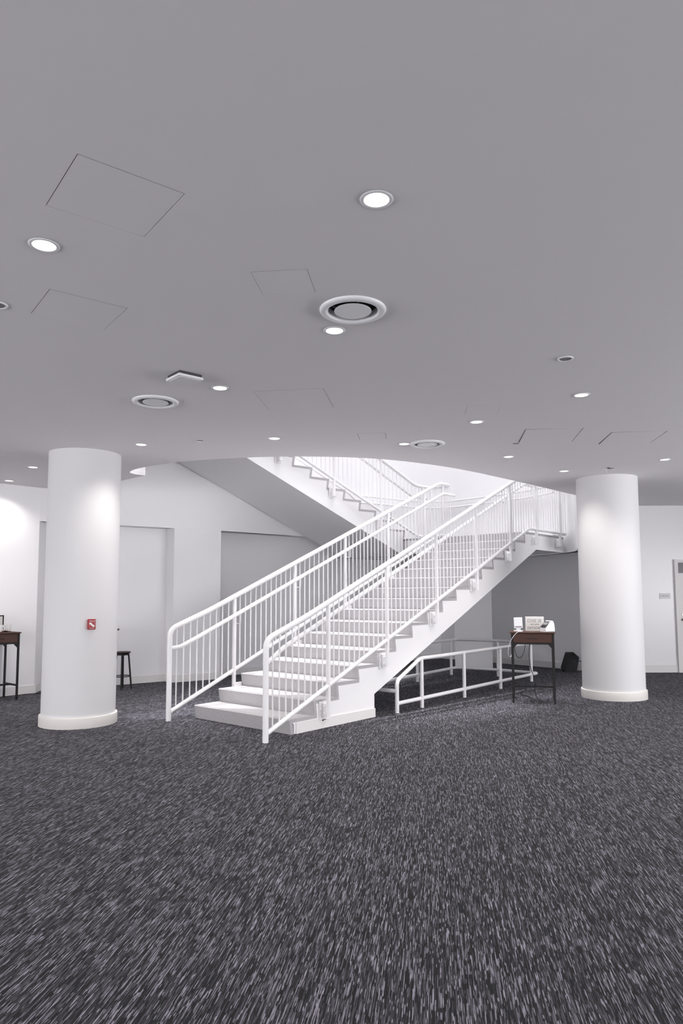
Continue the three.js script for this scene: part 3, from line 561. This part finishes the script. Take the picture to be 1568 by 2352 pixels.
// ------------------------------------------------------------------ door and room sign at the right edge
{
  const z = -13.5, x0 = 6.385, h = 2.15, wd = 1.02;
  const d = struct('door_1', merge([box(0.065, h, 0.06, x0 + 0.0325, h / 2, z + 0.02), box(wd - 0.131, 0.05, 0.056, x0 + wd / 2, h - 0.026, z + 0.02), box(0.065, h, 0.06, x0 + wd - 0.0325, h / 2, z + 0.02)]), M.trim, 'white door with a glazed strip, cut by the right edge');
  mesh('leaf', box(wd - 0.13, h - 0.27, 0.04, x0 + wd / 2, (h - 0.27) / 2 + 0.006, z + 0.02), M.trim, d);
  mesh('transom_pane', box(wd - 0.13, 0.20, 0.012, x0 + wd / 2, h - 0.16, z + 0.012), M.grey, d);
  const hx = x0 + 0.122;
  mesh('deadbolt', new THREE.CylinderGeometry(0.024, 0.026, 0.02, 24).rotateX(Math.PI / 2).translate(hx, 1.095, z + 0.05), M.chrome, d);
  mesh('door_knob', merge([new THREE.CylinderGeometry(0.034, 0.036, 0.012, 24).rotateX(Math.PI / 2).translate(hx, 1.0, z + 0.046), new THREE.SphereGeometry(0.026, 20, 14).translate(hx, 1.0, z + 0.085), new THREE.CylinderGeometry(0.011, 0.011, 0.04, 12).rotateX(Math.PI / 2).translate(hx, 1.0, z + 0.065)]), M.chrome, d);
  const map = canvasTex(384, 200, (g, w, hh) => { g.fillStyle = '#e6e5e8'; g.fillRect(0, 0, w, hh); g.fillStyle = '#58565c'; g.font = 'bold 46px sans-serif'; g.textAlign = 'center'; g.fillText('KIDS ROOM', w / 2, 116); });
  const t = thing('room_sign', 'small white plaque reading kids room beside the door', 'sign', [6.195, 1.452, z]);
  mesh('plaque', rbox(0.205, 0.108, 0.012, 0.002, 0, 0, 0.006), M.white, t);
  mesh('lettering', new THREE.PlaneGeometry(0.198, 0.101).translate(0, 0, 0.0126), new THREE.MeshStandardMaterial({ map, roughness: 0.5 }), t);
}
// ------------------------------------------------------------------ luminous panels over the upper stairwell
for (const [i, [u, v]] of [[2.2, 1.3], [5.6, 1.4]].entries()) {
  const [x, z] = P(u, v), t = thing('ceiling_panel_light', 'large square light panel over the stairwell, above the picture', 'ceiling light', [x, UPC, z], TURN, 'stairwell light panels');
  mesh('frame', merge([box(2.1, 0.04, 0.05, 0, -0.02, 1.025), box(2.1, 0.04, 0.05, 0, -0.02, -1.025), box(0.05, 0.04, 2.0, 1.025, -0.02, 0), box(0.05, 0.04, 2.0, -1.025, -0.02, 0)]), M.white, t);
  mesh('diffuser', box(2.0, 0.01, 2.0, 0, -0.012, 0), M.glow, t);
  const l = new THREE.RectAreaLight(0xfafaff, PANEL, 2.0, 2.0); l.position.set(0, -0.03, 0); l.rotation.x = -Math.PI / 2; t.add(l);
}
for (const [u, v] of [[0.9, 0.9], [2.2, 0.8], [3.5, 0.8], [4.8, 0.8], [6.2, 1.2], [1.1, 3.3], [1.2, 4.0], [3.4, 3.3], [6.4, 2.4]]) {  // unseen lamps added to brighten the treads and the floor by the alcoves
  const [x, z] = P(u, v), t = thing('downlight', 'round downlight added unseen high over the stairwell to brighten the steps', 'ceiling light', [x, UPC, z], 0, 'added stairwell downlights');
  mesh('trim_ring', ringGeo, M.white, t); const l = mesh('lens', lensGeo, M.lens, t); l.position.y = -0.0015;
  const s = new THREE.SpotLight(0xfcfbff, WELL_FILL, 0, 0.40, 0.7, 2); s.position.set(0, -0.012, 0); s.target.position.set(0, -3, 0); s.castShadow = true; s.shadow.radius = 2.8; t.add(s, s.target);
}
renderer.render(scene, camera);
